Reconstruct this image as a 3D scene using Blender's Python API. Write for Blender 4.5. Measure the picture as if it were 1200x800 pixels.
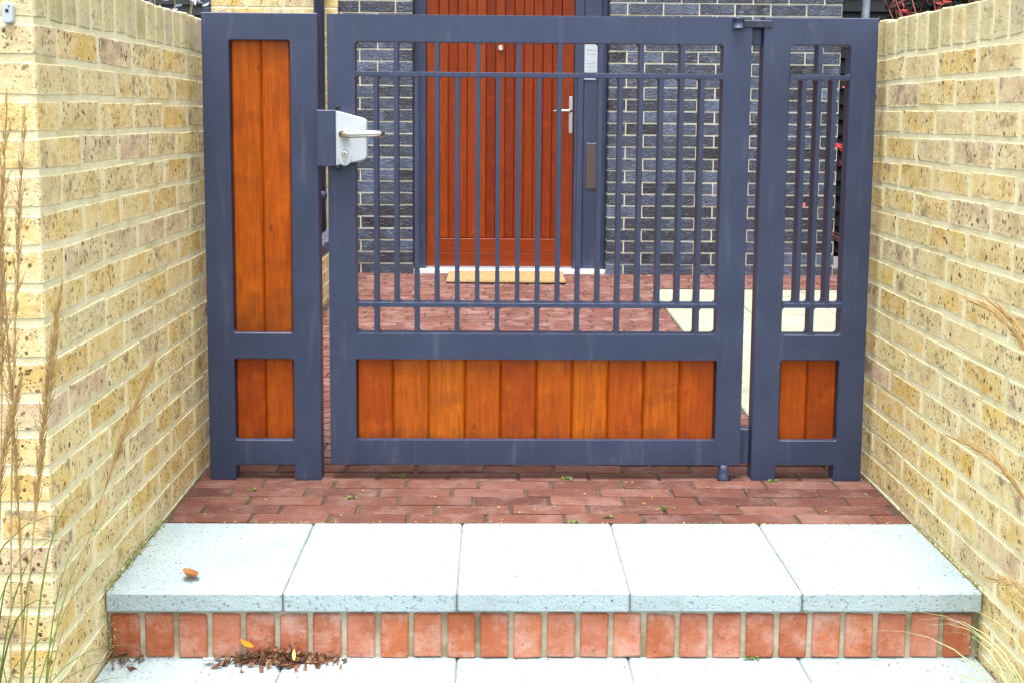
import bpy, bmesh, math, random
from mathutils import Vector, Matrix, Euler
for o in list(bpy.data.objects): bpy.data.objects.remove(o)
sc = bpy.context.scene
C = sc.collection

# ------------------------------------------------------------------ camera, sky, sun, exposure
cam_d = bpy.data.cameras.new('camera'); cam = bpy.data.objects.new('camera', cam_d); C.objects.link(cam)
cam_d.sensor_width = 36; cam_d.sensor_fit = 'HORIZONTAL'
cam_d.lens = 1230.77 / 1200 * 36
cam_d.shift_y = -(400 - 253.58) / 1200
cam_d.clip_start = 0.05; cam_d.clip_end = 2000
YAW, PITCH, ROLL = 0.0158, 0.0966, 0.0078
fw = Vector((math.sin(YAW), math.cos(YAW), 0)); rt = Vector((math.cos(YAW), -math.sin(YAW), 0)); up = Vector((0, 0, 1))
f2 = fw * math.cos(PITCH) - up * math.sin(PITCH); u2 = up * math.cos(PITCH) + fw * math.sin(PITCH)
r3 = rt * math.cos(ROLL) + u2 * math.sin(ROLL); u3 = u2 * math.cos(ROLL) - rt * math.sin(ROLL)
m = Matrix((r3, u3, -f2)).transposed().to_4x4(); m.translation = (-0.0072, -2.346, 1.1059)
cam.matrix_world = m
sc.camera = cam

W = bpy.data.worlds.new('World'); sc.world = W; W.use_nodes = True
wn = W.node_tree; bg = wn.nodes['Background']
sky = wn.nodes.new('ShaderNodeTexSky'); sky.sky_type = 'NISHITA'; sky.sun_disc = False
SUN_EL, SUN_AZ = math.radians(78), math.radians(195)      # behind the camera, a little to the left
sky.sun_elevation = SUN_EL; sky.sun_rotation = SUN_AZ; sky.air_density = 1.0; sky.dust_density = 4.0; sky.ozone_density = 1.0
hs = wn.nodes.new('ShaderNodeHueSaturation'); hs.inputs['Saturation'].default_value = 0.25
wn.links.new(sky.outputs[0], hs.inputs['Color']); wn.links.new(hs.outputs[0], bg.inputs['Color'])
bg.inputs['Strength'].default_value = 0.145
sun_d = bpy.data.lights.new('sun', 'SUN'); sun = bpy.data.objects.new('sun', sun_d); C.objects.link(sun)
sun_d.energy = 1.3; sun_d.angle = math.radians(28); sun_d.color = (1, .97, .92)
sd = Vector((math.sin(SUN_AZ) * math.cos(SUN_EL), math.cos(SUN_AZ) * math.cos(SUN_EL), math.sin(SUN_EL)))
sun.rotation_euler = (-sd).to_track_quat('-Z', 'Y').to_euler()
vs = sc.view_settings; vs.view_transform = 'Standard'; vs.look = 'None'; vs.gamma = 1; vs.exposure = 1.75; vs.use_curve_mapping = False

# ------------------------------------------------------------------ material helpers
class N:
    def __init__(s, name):
        s.m = bpy.data.materials.new(name); s.m.use_nodes = True; s.t = s.m.node_tree
        s.b = s.t.nodes['Principled BSDF']
    def new(s, typ, **kw):
        n = s.t.nodes.new(typ)
        for k, v in kw.items():
            if hasattr(n, k): setattr(n, k, v)
        return n
    def link(s, a, b): s.t.links.new(a, b)
    def put(s, n, key, v):
        if isinstance(v, (int, float, tuple)): n.inputs[key].default_value = v
        else: s.link(v, n.inputs[key])
    def math(s, op, a, b=0.0):
        n = s.new('ShaderNodeMath', operation=op); s.put(n, 0, a); s.put(n, 1, b); return n.outputs[0]
    def rnd(s):
        o = s.new('ShaderNodeObjectInfo'); g = s.new('ShaderNodeNewGeometry')
        return s.math('FRACT', s.math('ADD', o.outputs['Random'], g.outputs['Random Per Island']))
    def vec(s, scale=(1, 1, 1), rnd=None, amt=37.0):
        c = s.new('ShaderNodeTexCoord'); v = c.outputs['Object']
        if rnd is not None:
            k = s.math('MULTIPLY', rnd, amt)
            a = s.new('ShaderNodeVectorMath', operation='ADD'); s.link(v, a.inputs[0])
            cb = s.new('ShaderNodeCombineXYZ'); s.link(k, cb.inputs[0]); s.link(k, cb.inputs[1]); s.link(k, cb.inputs[2])
            s.link(cb.outputs[0], a.inputs[1]); v = a.outputs[0]
        if scale != (1, 1, 1):
            mu = s.new('ShaderNodeVectorMath', operation='MULTIPLY'); s.link(v, mu.inputs[0]); mu.inputs[1].default_value = scale; v = mu.outputs[0]
        return v
    def noise(s, v, scale, detail=3.0, rough=.55, dist=0.0):
        n = s.new('ShaderNodeTexNoise'); s.link(v, n.inputs['Vector'])
        n.inputs['Scale'].default_value = scale; n.inputs['Detail'].default_value = detail
        n.inputs['Roughness'].default_value = rough; n.inputs['Distortion'].default_value = dist
        return n.outputs[0]
    def voro(s, v, scale, feature='F1', rand=1.0):
        n = s.new('ShaderNodeTexVoronoi', feature=feature); s.link(v, n.inputs['Vector']); n.inputs['Scale'].default_value = scale
        n.inputs['Randomness'].default_value = rand
        return n.outputs['Distance'], n.outputs['Color'] if feature == 'F1' else None
    def ramp(s, fac, stops, interp='LINEAR'):
        n = s.new('ShaderNodeValToRGB'); s.link(fac, n.inputs[0]); e = n.color_ramp.elements; n.color_ramp.interpolation = interp
        while len(e) < len(stops): e.new(.5)
        for i, (p, c) in enumerate(stops):
            e[i].position = p; e[i].color = (c, c, c, 1) if isinstance(c, (int, float)) else (*c, 1)
        return n.outputs[0]
    def mix(s, fac, a, b, mode='MIX'):
        n = s.new('ShaderNodeMix', data_type='RGBA', blend_type=mode)
        for key, v in ((0, fac), (6, a), (7, b)):
            if isinstance(v, tuple): n.inputs[key].default_value = (*v, 1)
            elif isinstance(v, (int, float)): n.inputs[key].default_value = v
            else: s.link(v, n.inputs[key])
        return n.outputs[2]
    def bump(s, h, strength=.4, dist=.002, prev=None):
        n = s.new('ShaderNodeBump'); s.link(h, n.inputs['Height']); n.inputs['Strength'].default_value = strength; n.inputs['Distance'].default_value = dist
        if prev is not None: s.link(prev, n.inputs['Normal'])
        s.link(n.outputs[0], s.b.inputs['Normal']); return n.outputs[0]
    def out(s, col=None, rough=None, metal=0.0, spec=None):
        if col is not None:
            if isinstance(col, tuple): s.b.inputs['Base Color'].default_value = (*col, 1)
            else: s.link(col, s.b.inputs['Base Color'])
        if rough is not None:
            if isinstance(rough, (int, float)): s.b.inputs['Roughness'].default_value = rough
            else: s.link(rough, s.b.inputs['Roughness'])
        s.b.inputs['Metallic'].default_value = metal
        if spec is not None: s.b.inputs['Specular IOR Level'].default_value = spec
        return s.m
M = {}
def stock_brick(coping=False):
    n = N('weathered_coping_brick' if coping else 'yellow_stock_brick'); r = n.rnd(); v = n.vec((1, 1, 1), r)
    base = n.ramp(r, [(0, (.65, .47, .15)), (.18, (.71, .55, .23)), (.36, (.60, .40, .11)), (.52, (.69, .50, .17)), (.66, (.58, .46, .22)), (.80, (.68, .56, .27)), (.90, (.52, .42, .25)), (1, (.54, .37, .27))])
    big = n.noise(v, 14, 3, .6)
    c = n.mix(n.ramp(big, [(.36, 0.0), (.64, .85)]), base, (.72, .61, .34))
    c = n.mix(n.ramp(n.noise(v, 23, 4, .6), [(.5, 0.0), (.72, .55)]), c, (.40, .22, .07))
    # burnt specks and drag pits, a few large, many small
    d1, _ = n.voro(n.vec((1, 1.25, .8), r), 62)
    gate = n.ramp(n.noise(v, 26, 2), [(.40, 0.0), (.52, 1.0)])
    wob = n.math('ADD', d1, n.math('MULTIPLY', n.math('SUBTRACT', n.noise(v, 150, 3, .7), .5), .55))
    s1 = n.math('MULTIPLY', n.ramp(wob, [(.17, 1.0), (.30, 0.0)]), gate)
    d2, _ = n.voro(v, 150)
    s2 = n.math('MULTIPLY', n.ramp(d2, [(.20, 1.0), (.34, 0.0)]), n.ramp(n.noise(v, 60, 2), [(.50, 0.0), (.57, .95)]))
    d3, _ = n.voro(n.vec((1, 1.1, .8), r, 53.0), 30)
    s3 = n.math('MULTIPLY', n.ramp(n.math('ADD', d3, n.math('MULTIPLY', n.math('SUBTRACT', n.noise(v, 90, 4, .7), .5), .7)), [(.10, 1.0), (.20, 0.0)]), n.ramp(n.noise(v, 11, 2), [(.5, 0.0), (.56, 1.0)]))
    sp = n.math('MULTIPLY', n.math('MAXIMUM', s1, s2), n.ramp(n.math('FRACT', n.math('MULTIPLY', r, 7.31)), [(0, .35), (.3, .85), (.6, 1.0)]))
    sp = n.math('MAXIMUM', sp, s3)
    dark = n.mix(n.noise(v, 20, 1), (.030, .014, .008), (.11, .045, .016))
    c = n.mix(n.math('MULTIPLY', sp, .92), c, dark)
    burnt = n.math('MULTIPLY', n.ramp(n.noise(v, 9, 4, .7), [(.56, 0.0), (.66, .8)]), n.ramp(n.math('FRACT', n.math('MULTIPLY', r, 3.77)), [(.5, 0.0), (.55, 1.0)]))
    c = n.mix(burnt, c, (.21, .16, .12))
    g = n.new('ShaderNodeTexCoord'); sx = n.new('ShaderNodeSeparateXYZ'); n.link(g.outputs['Generated'], sx.inputs[0])
    ge = n.new('ShaderNodeNewGeometry'); sn = n.new('ShaderNodeSeparateXYZ'); n.link(ge.outputs['Normal'], sn.inputs[0])
    ed = lambda k: n.math('SUBTRACT', .5, n.math('ABSOLUTE', n.math('SUBTRACT', sx.outputs[k], .5)))
    fx = n.math('GREATER_THAN', n.math('ABSOLUTE', sn.outputs[0]), .7)
    ex = n.math('ADD', n.math('MULTIPLY', ed(0), .12), fx); ey = n.math('MULTIPLY', ed(1), .2); ez = n.math('MULTIPLY', ed(2), .068)
    ey = n.math('ADD', ey, n.math('GREATER_THAN', n.math('ABSOLUTE', sn.outputs[1]), .7))
    dist = n.math('MINIMUM', ez, n.math('MINIMUM', ex, ey))
    dist = n.math('SUBTRACT', dist, n.math('MULTIPLY', n.math('SUBTRACT', n.noise(v, 34, 4, .65), .44), .042))
    c = n.mix(n.ramp(dist, [(.0002, .85), (.005, 0.0)]), c, (.74, .67, .42))
    lime = n.ramp(n.noise(v, 11, 5, .7), [(.60, 0.0), (.74, .7)])
    c = n.mix(lime, c, (.70, .65, .46))
    if coping: c = n.mix(n.ramp(n.noise(v, 12, 5, .7), [(.35, .25), (.65, .85)]), c, (.50, .47, .30)); c = n.mix(n.ramp(n.noise(v, 7, 3), [(.5, 0.0), (.7, .6)]), c, (.27, .23, .06))
    h = n.math('SUBTRACT', n.noise(v, 95, 5, .7), n.math('MULTIPLY', sp, .6))
    h = n.math('ADD', h, n.math('MULTIPLY', n.noise(v, 22, 3), .8))
    n.bump(h, .75, .004)
    return n.out(c, .9, spec=.2)
def mortar(name, a, b, green, gl, gh):
    n = N(name); v = n.vec()
    c = n.mix(n.ramp(n.noise(v, 16, 4, .6), [(.35, 0.0), (.65, 1.0)]), a, b)
    c = n.mix(n.ramp(n.noise(v, 5, 4, .65), [(gl, 0.0), (gh, .8)]), c, green)
    n.bump(n.math('ADD', n.noise(v, 240, 4, .7), n.noise(v, 40, 3)), .7, .004)
    return n.out(c, .95, spec=.1)
def paint(name, col, rough=.42):
    n = N(name); v = n.vec()
    d = n.noise(v, 4, 5, .65)
    c = n.mix(n.ramp(d, [(.4, 0.0), (.75, .45)]), col, tuple(min(1, x * 1.55 + .01) for x in col))
    st = n.noise(n.vec((1, 1, .12)), 30, 4, .6)
    c = n.mix(n.ramp(st, [(.56, 0.0), (.78, .22)]), c, (.20, .21, .24))
    c = n.mix(n.ramp(n.noise(v, 9, 6, .75), [(.62, 0.0), (.72, .3)]), c, (.16, .165, .19))
    c = n.mix(n.ramp(n.noise(v, 55, 4, .7), [(.68, 0.0), (.74, .35)]), c, (.25, .26, .28))
    n.bump(n.noise(v, 420, 2), .08, .0006)
    return n.out(c, n.ramp(d, [(.3, rough - .05), (.8, rough + .14)]), spec=.5)
def wood(name, cols, axis='z', rough=.42, stain=False):
    n = N(name); r = n.rnd()
    sc_ = {'z': (1, 1, .06), 'x': (.06, 1, 1)}[axis]
    v = n.vec(sc_, r); w = n.vec((1, 1, 1), r)
    g = n.noise(v, 70, 5, .6, 1.2); g2 = n.noise(v, 260, 3, .6)
    base = n.ramp(r, [(i / (len(cols) - 1), c) for i, c in enumerate(cols)])
    c = n.mix(n.ramp(g, [(.36, .0), (.66, .55)]), base, tuple(x * .45 for x in cols[0]))
    c = n.mix(n.ramp(g2, [(.45, 0.0), (.75, .3)]), c, (.10, .022, .006))
    c = n.mix(n.ramp(n.noise(w, 13, 4, .6), [(.52, 0.0), (.74, .28)]), c, tuple(min(1, x * 1.35) for x in cols[1]))
    c = n.mix(n.ramp(n.noise(n.vec((1, 1, 1.6), r, 91.0), 7, 4, .6), [(.56, 0.0), (.75, .45)]), c, (.13, .027, .008))
    if stain:
        gg = n.new('ShaderNodeTexCoord'); sz = n.new('ShaderNodeSeparateXYZ'); n.link(gg.outputs['Generated'], sz.inputs[0])
        k = n.math('ADD', sz.outputs[2], n.math('MULTIPLY', n.math('SUBTRACT', n.noise(n.vec((1, 1, .5), r, 17.0), 24, 5, .65), .5), .55))
        c = n.mix(n.ramp(k, [(.0, .5), (.16, 0.0)]), c, (.10, .028, .008))
        kn = n.voro(n.vec((1, 1, .55), r, 61.0), 9)[0]
        c = n.mix(n.ramp(kn, [(.03, .8), (.075, 0.0)]), c, (.06, .014, .004))
    c = n.mix(n.ramp(n.noise(n.vec((1, 1, .025), r, 23.0), 420, 2, .5), [(.5, 0.0), (.64, .26)]), c, (.10, .022, .005))
    n.bump(n.math('ADD', g, g2), .12, .0012)
    return n.out(c, rough, spec=.22)
def blue_brick():
    n = N('blue_engineering_brick'); r = n.rnd(); v = n.vec((1, 1, 1), r)
    base = n.ramp(r, [(0, (.018, .022, .036)), (.2, (.048, .062, .105)), (.4, (.020, .024, .036)), (.6, (.085, .112, .185)), (.75, (.032, .042, .070)), (.88, (.005, .005, .007)), (.95, (.055, .073, .125)), (1, (.007, .006, .008))])
    c = n.mix(n.ramp(n.noise(v, 14, 4, .6), [(.4, 0.0), (.7, .7)]), base, (.02, .021, .028))
    c = n.mix(n.ramp(n.noise(v, 9, 3, .6), [(.55, 0.0), (.75, .5)]), c, (.15, .185, .27))
    cr = n.noise(n.vec((1, 1, 1.3), r), 30, 2, .5, 2.2)
    n.bump(n.math('ADD', n.math('MULTIPLY', cr, 1.6), n.noise(v, 120, 3)), .85, .005)
    return n.out(c, n.ramp(cr, [(.3, .22), (.7, .5)]), spec=.6)
def slab_mat(name, col, col2, dirt):
    n = N(name); r = n.rnd(); v = n.vec((1, 1, 1), r); w = n.vec()
    c = n.mix(n.ramp(n.noise(v, 5, 5, .65), [(.35, 0.0), (.7, 1.0)]), col, col2)
    c = n.mix(n.ramp(n.noise(v, 130, 2, .5), [(.33, .85), (.40, 0.0)]), c, dirt)
    c = n.mix(n.ramp(n.noise(v, 3.2, 6, .7), [(.52, 0.0), (.75, .5)]), c, dirt)
    c = n.mix(n.math('MULTIPLY', n.math('FRACT', n.math('MULTIPLY', r, 5.3)), .10), c, dirt)
    d, _ = n.voro(v, 36)
    chip = n.math('MULTIPLY', n.ramp(d, [(.10, 1.0), (.16, 0.0)]), n.ramp(n.noise(v, 17, 1), [(.48, 0.0), (.54, .9)]))
    c = n.mix(chip, c, (.17, .17, .165))
    n.bump(n.math('ADD', n.noise(v, 130, 4, .75), n.math('MULTIPLY', n.noise(v, 38, 3), .7)), .8, .006)
    return n.out(c, .9, spec=.2)
def paver_mat(name, cols, dust):
    n = N(name); r = n.rnd(); v = n.vec((1, 1, 1), r)
    base = n.ramp(r, [(i / (len(cols) - 1), c) for i, c in enumerate(cols)])
    c = n.mix(n.ramp(n.noise(v, 16, 4, .65), [(.4, 0.0), (.72, .75)]), base, (.10, .04, .032) if name != 'orange_riser_brick' else (.27, .065, .02))
    c = n.mix(n.ramp(n.noise(v, 10, 5, .7), [(.47, 0.0), (.72, dust)]), c, (.27, .185, .165) if name != 'orange_riser_brick' else (.52, .33, .27))
    c = n.mix(n.ramp(n.noise(v, 90, 3), [(.62, 0.0), (.72, .5)]), c, (.07, .035, .03))
    n.bump(n.math('ADD', n.noise(v, 110, 4, .7), n.noise(v, 25, 2)), .6, .004)
    return n.out(c, .78, spec=.3)
def plain(name, col, rough=.5, metal=0.0, var=.25, scale=20, bump=.1):
    n = N(name); v = n.vec()
    c = n.mix(n.noise(v, scale, 3), tuple(x * (1 - var) for x in col), tuple(min(1, x * (1 + var)) for x in col))
    n.bump(n.noise(v, scale * 12, 3), bump, .001)
    return n.out(c, rough, metal)
def leafy(name, cols, rough=.6, trans=0.0):
    n = N(name); r = n.rnd(); v = n.vec((1, 1, 1), r)
    base = n.ramp(r, [(i / (len(cols) - 1), c) for i, c in enumerate(cols)])
    c = n.mix(n.ramp(n.noise(v, 60, 3), [(.4, 0.0), (.7, .5)]), base, tuple(x * .5 for x in cols[0]))
    return n.out(c, rough)

M['stock'] = stock_brick(); M['coping'] = stock_brick(True)
M['mortar'] = mortar('cream_lime_mortar', (.70, .64, .39), (.80, .75, .51), (.42, .35, .10), .52, .74)
M['mortar_grey'] = mortar('riser_mortar', (.34, .31, .21), (.50, .47, .37), (.13, .11, .04), .5, .68)
M['mortar_house'] = mortar('house_mortar', (.52, .50, .38), (.62, .60, .48), (.38, .35, .22), .6, .8)
M['grout'] = mortar('paving_sand', (.06, .045, .034), (.12, .09, .07), (.07, .09, .03), .5, .7)
M['joint'] = mortar('slab_joint', (.20, .20, .21), (.30, .30, .31), (.12, .12, .09), .5, .7)
M['paint'] = paint('slate_grey_paint', (.024, .036, .079))
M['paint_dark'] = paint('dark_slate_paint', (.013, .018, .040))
M['cedar'] = wood('cedar_boards', [(.40, .070, .002), (.52, .13, .003), (.33, .048, .002), (.47, .105, .003), (.28, .036, .002)], stain=True)
M['door_wood'] = wood('door_boards', [(.22, .027, .003), (.30, .050, .004), (.16, .018, .003), (.25, .037, .003)])
M['door_rail'] = wood('door_rail_boards', [(.22, .028, .003), (.26, .036, .003), (.19, .024, .003)], 'x')
M['blue'] = blue_brick()
M['slab'] = slab_mat('white_concrete_slab', (.405, .495, .51), (.35, .435, .455), (.20, .235, .25))
M['cream'] = slab_mat('cream_stone_slab', (.38, .39, .31), (.29, .29, .21), (.16, .15, .09))
M['paver'] = paver_mat('red_clay_paver', [(.115, .041, .027), (.165, .064, .043), (.080, .029, .022), (.14, .052, .036), (.19, .088, .066)], .5)
M['paver_back'] = paver_mat('worn_clay_paver', [(.125, .043, .031), (.165, .064, .049), (.105, .035, .027), (.15, .058, .045)], .75)
M['riser'] = paver_mat('orange_riser_brick', [(.42, .125, .05), (.48, .175, .09), (.36, .10, .04), (.46, .18, .11), (.40, .13, .07)], .95)
M['white'] = plain('white_enamel', (.46, .51, .55), .3, 0, .04)
M['steel'] = plain('brushed_steel', (.62, .61, .58), .3, 1, .1)
M['black'] = plain('black_rubber', (.012, .012, .014), .6)
M['bronze'] = plain('brown_plastic', (.075, .06, .055), .35)
M['sill'] = plain('white_sill', (.72, .73, .74), .5, 0, .08)
M['coir'] = plain('coir', (.30, .20, .085), .95, 0, .35, 60, .9)
M['soil'] = plain('soil', (.055, .04, .028), .95, 0, .5, 14, .9)
M['earth'] = plain('asphalt_ground', (.085, .085, .085), .95, 0, .3, 9, .6)
M['fence'] = plain('dark_shaded_timber', (.010, .016, .016), .7, 0, .5, 30, .3)  # dark boards, taken near black to put the right side's deep shade into the colour
M['pale_post'] = plain('pale_blue_grey_bark', (.36, .42, .50), .6, 0, .4, 18, .3)
M['straw'] = leafy('dry_straw', [(.42, .27, .085), (.52, .36, .15), (.36, .21, .055), (.48, .36, .20)])
M['green'] = leafy('grass_green', [(.14, .20, .035), (.24, .29, .07), (.10, .155, .03), (.33, .35, .12)])
M['palegrass'] = leafy('pale_grass', [(.50, .52, .26), (.38, .42, .16), (.62, .60, .38), (.20, .27, .07)])
M['litter'] = leafy('dead_leaves', [(.12, .045, .02), (.22, .09, .04), (.075, .03, .018), (.27, .15, .075), (.14, .05, .024)])
M['leaf_tan'] = leafy('tan_leaf', [(.44, .17, .05), (.40, .15, .045)])
M['leaf_orange'] = leafy('orange_leaf', [(.72, .26, .015), (.70, .25, .015)])
M['leaf_yellow'] = leafy('yellow_leaf', [(.58, .50, .12), (.55, .48, .12)])
M['weed'] = leafy('weed_green', [(.12, .22, .03), (.18, .28, .05), (.09, .17, .03)])
M['moss'] = leafy('moss', [(.30, .31, .09), (.38, .37, .14), (.22, .24, .06)], .9)
M['red_leaf'] = leafy('red_leaf', [(.50, .035, .03), (.62, .07, .05), (.38, .02, .02)])
M['red_twig'] = leafy('red_twig', [(.22, .035, .028), (.28, .055, .04), (.16, .026, .022)])
M['silver_leaf'] = leafy('silver_leaf', [(.50, .58, .66), (.36, .44, .50), (.62, .68, .74)])
M['dark_leaf'] = leafy('dark_leaf', [(.012, .02, .012), (.02, .034, .016), (.008, .013, .010)])
M['ribbon_blue'] = plain('blue_enamel', (.03, .07, .35), .4)
M['ribbon_green'] = plain('green_enamel', (.04, .22, .06), .4)
M['ink'] = plain('grey_print', (.38, .39, .41), .7)

# ------------------------------------------------------------------ mesh helpers
def link(name, me, mat=None, parent=None, loc=None, rot=None):
    o = bpy.data.objects.new(name, me); C.objects.link(o)
    if mat is not None and not me.materials: me.materials.append(M[mat])
    if parent is not None: o.parent = parent
    if loc is not None: o.location = loc
    if rot is not None: o.rotation_euler = rot
    return o
def empty(name, loc=(0, 0, 0)):
    o = bpy.data.objects.new(name, None); C.objects.link(o); o.location = loc; o.empty_display_size = .1; return o
def tag(o, label=None, cat=None, group=None, kind=None):
    if label: o['label'] = label
    if cat: o['category'] = cat
    if group: o['group'] = group
    if kind: o['kind'] = kind
    return o
def fin(bm, name, mat, parent=None, loc=None, smooth=False, rot=None):
    bmesh.ops.recalc_face_normals(bm, faces=bm.faces)
    me = bpy.data.meshes.new(name); bm.to_mesh(me); bm.free()
    if smooth:
        for p in me.polygons: p.use_smooth = True
    return link(name, me, mat, parent, loc, rot)
def bm_box(bm, x0, x1, y0, y1, z0, z1, bev=0.0):
    r = bmesh.ops.create_cube(bm, size=1)
    vs_ = r['verts']
    for v in vs_:
        v.co = Vector((x0 + (v.co.x + .5) * (x1 - x0), y0 + (v.co.y + .5) * (y1 - y0), z0 + (v.co.z + .5) * (z1 - z0)))
    if bev > 0:
        ed = list({e for v in vs_ for e in v.link_edges})
        bmesh.ops.bevel(bm, geom=ed, offset=bev, segments=1, profile=.5, affect='EDGES')
def box(name, x0, x1, y0, y1, z0, z1, mat, parent=None, bev=0.0):
    # origin at the middle of the base so local coordinates are the piece's own
    cx, cy = (x0 + x1) / 2, (y0 + y1) / 2
    bm = bmesh.new(); bm_box(bm, x0 - cx, x1 - cx, y0 - cy, y1 - cy, 0, z1 - z0, bev)
    return fin(bm, name, mat, parent, (cx, cy, z0))
_cache = {}
def piece(dx, dy, dz, mat, bev=.003, jit=.0012, nvar=5, rng=random):
    """shared bevelled, slightly uneven block centred on its origin"""
    key = (round(dx, 3), round(dy, 3), round(dz, 3), mat, rng.randrange(nvar))
    if key not in _cache:
        bm = bmesh.new(); bm_box(bm, -dx / 2, dx / 2, -dy / 2, dy / 2, -dz / 2, dz / 2)
        rr = random.Random(str(key))
        jxy = min(jit, .0007)
        for v in bm.verts: v.co += Vector((rr.uniform(-jxy, jxy), rr.uniform(-jxy, jxy), rr.uniform(-jit, jit)))
        bmesh.ops.bevel(bm, geom=list(bm.edges), offset=bev, segments=1, profile=.5, affect='EDGES')
        bmesh.ops.recalc_face_normals(bm, faces=bm.faces)
        me = bpy.data.meshes.new('piece'); bm.to_mesh(me); bm.free(); me.materials.append(M[mat]); _cache[key] = me
    return _cache[key]
def block(name, x0, x1, y0, y1, z0, z1, mat, parent, rng, bev=.003, jit=.0012, off=(0, 0, 0), tilt=0.0, nvar=5):
    me = piece(x1 - x0, y1 - y0, z1 - z0, mat, bev, jit, nvar, rng)
    o = link(name, me, None, parent, ((x0 + x1) / 2 + off[0], (y0 + y1) / 2 + off[1], (z0 + z1) / 2 + off[2]))
    if tilt: o.rotation_euler = (rng.uniform(-tilt, tilt), rng.uniform(-tilt, tilt), rng.uniform(-tilt, tilt))
    return o
def joined(name, boxes, mat, parent=None, bev=0.0, kind=None):
    bm = bmesh.new()
    for b in boxes: bm_box(bm, *b, bev)
    o = fin(bm, name, mat, parent)
    if kind: o['kind'] = kind
    return o
def arc(cx, cz, r, a0, a1, n=5):
    return [(cx + r * math.cos(math.radians(a0 + (a1 - a0) * i / n)), cz + r * math.sin(math.radians(a0 + (a1 - a0) * i / n))) for i in range(n + 1)]
def rrect(x0, x1, z0, z1, r, n=4):
    return arc(x1 - r, z0 + r, r, -90, 0, n) + arc(x1 - r, z1 - r, r, 0, 90, n) + arc(x0 + r, z1 - r, r, 90, 180, n) + arc(x0 + r, z0 + r, r, 180, 270, n)
def plate(name, outer, holes, y0, y1, mat, parent=None, bev=.0015, loc=None):
    """flat XZ outline with holes given thickness along Y, front edges eased"""
    bm = bmesh.new(); loops = []
    for lp in [outer] + holes:
        vs_ = [bm.verts.new((x, y0, z)) for x, z in lp]
        loops.append([bm.edges.new((vs_[i], vs_[(i + 1) % len(vs_)])) for i in range(len(vs_))])
    if holes:
        bmesh.ops.triangle_fill(bm, edges=[e for l in loops for e in l], use_beauty=True, use_dissolve=False, normal=(0, -1, 0))
    else:
        bm.faces.new([e.verts[0] for e in loops[0]] if False else [v for v in bm.verts])
    bm.normal_update()
    r = bmesh.ops.extrude_face_region(bm, geom=list(bm.faces))
    for v in [g for g in r['geom'] if isinstance(g, bmesh.types.BMVert)]: v.co.y = y1
    bmesh.ops.recalc_face_normals(bm, faces=bm.faces)
    if bev:
        ed = [e for e in bm.edges if len(e.link_faces) == 2 and all(abs(v.co.y - y0) < 1e-6 for v in e.verts) and e.calc_face_angle(0) > 1.0]
        bmesh.ops.bevel(bm, geom=ed, offset=bev, segments=1, profile=.5, affect='EDGES', clamp_overlap=True)
    return fin(bm, name, mat, parent, loc)
def lathe(name, prof, mat, parent=None, loc=None, rot=None, seg=16):
    bm = bmesh.new(); rings = []
    for r, z in prof: rings.append([bm.verts.new((r * math.cos(2 * math.pi * i / seg), r * math.sin(2 * math.pi * i / seg), z)) for i in range(seg)])
    for a, b in zip(rings, rings[1:]):
        for i in range(seg): bm.faces.new((a[i], a[(i + 1) % seg], b[(i + 1) % seg], b[i]))
    bm.faces.new(rings[0][::-1]); bm.faces.new(rings[-1])
    o = fin(bm, name, mat, parent, loc, False, rot)
    for p in o.data.polygons: p.use_smooth = len(p.vertices) == 4
    return o
def bm_tube(bm, pts, rad, seg=6):
    pts = [Vector(p) for p in pts]; rings = []
    for i, p in enumerate(pts):
        t = (pts[min(i + 1, len(pts) - 1)] - pts[max(i - 1, 0)]).normalized()
        a = t.cross(Vector((0, 0, 1)) if abs(t.z) < .9 else Vector((0, 1, 0))).normalized(); b = t.cross(a)
        r = rad[i] if isinstance(rad, (list, tuple)) else rad
        rings.append([bm.verts.new(p + (a * math.cos(2 * math.pi * k / seg) + b * math.sin(2 * math.pi * k / seg)) * r) for k in range(seg)])
    for a, b in zip(rings, rings[1:]):
        for k in range(seg): bm.faces.new((a[k], a[(k + 1) % seg], b[(k + 1) % seg], b[k]))
    bm.faces.new(rings[0][::-1]); bm.faces.new(rings[-1])
def tube(name, pts, rad, mat, parent=None, seg=8, loc=None):
    bm = bmesh.new(); bm_tube(bm, pts, rad, seg); return fin(bm, name, mat, parent, loc, True)
def bez(p0, p1, p2, n=8):
    p0, p1, p2 = Vector(p0), Vector(p1), Vector(p2)
    return [p0 * (1 - t) ** 2 + p1 * 2 * t * (1 - t) + p2 * t * t for t in [i / n for i in range(n + 1)]]
def bm_blade(bm, pts, w, side=None):
    """a grass blade: a folded tapering ribbon along pts"""
    pts = [Vector(p) for p in pts]; rows = []
    n = len(pts) - 1
    for i, p in enumerate(pts):
        t = (pts[min(i + 1, n)] - pts[max(i - 1, 0)]).normalized()
        s = side if side is not None else t.cross(Vector((0, 1, .2))).normalized()
        ww = w * (1 - (i / n) ** 1.6) + .0003
        up_ = s.cross(t).normalized()
        rows.append([bm.verts.new(p - s * ww), bm.verts.new(p - up_ * ww * .35), bm.verts.new(p + s * ww)])
    for a, b in zip(rows, rows[1:]):
        bm.faces.new((a[0], a[1], b[1], b[0])); bm.faces.new((a[1], a[2], b[2], b[1]))
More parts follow.
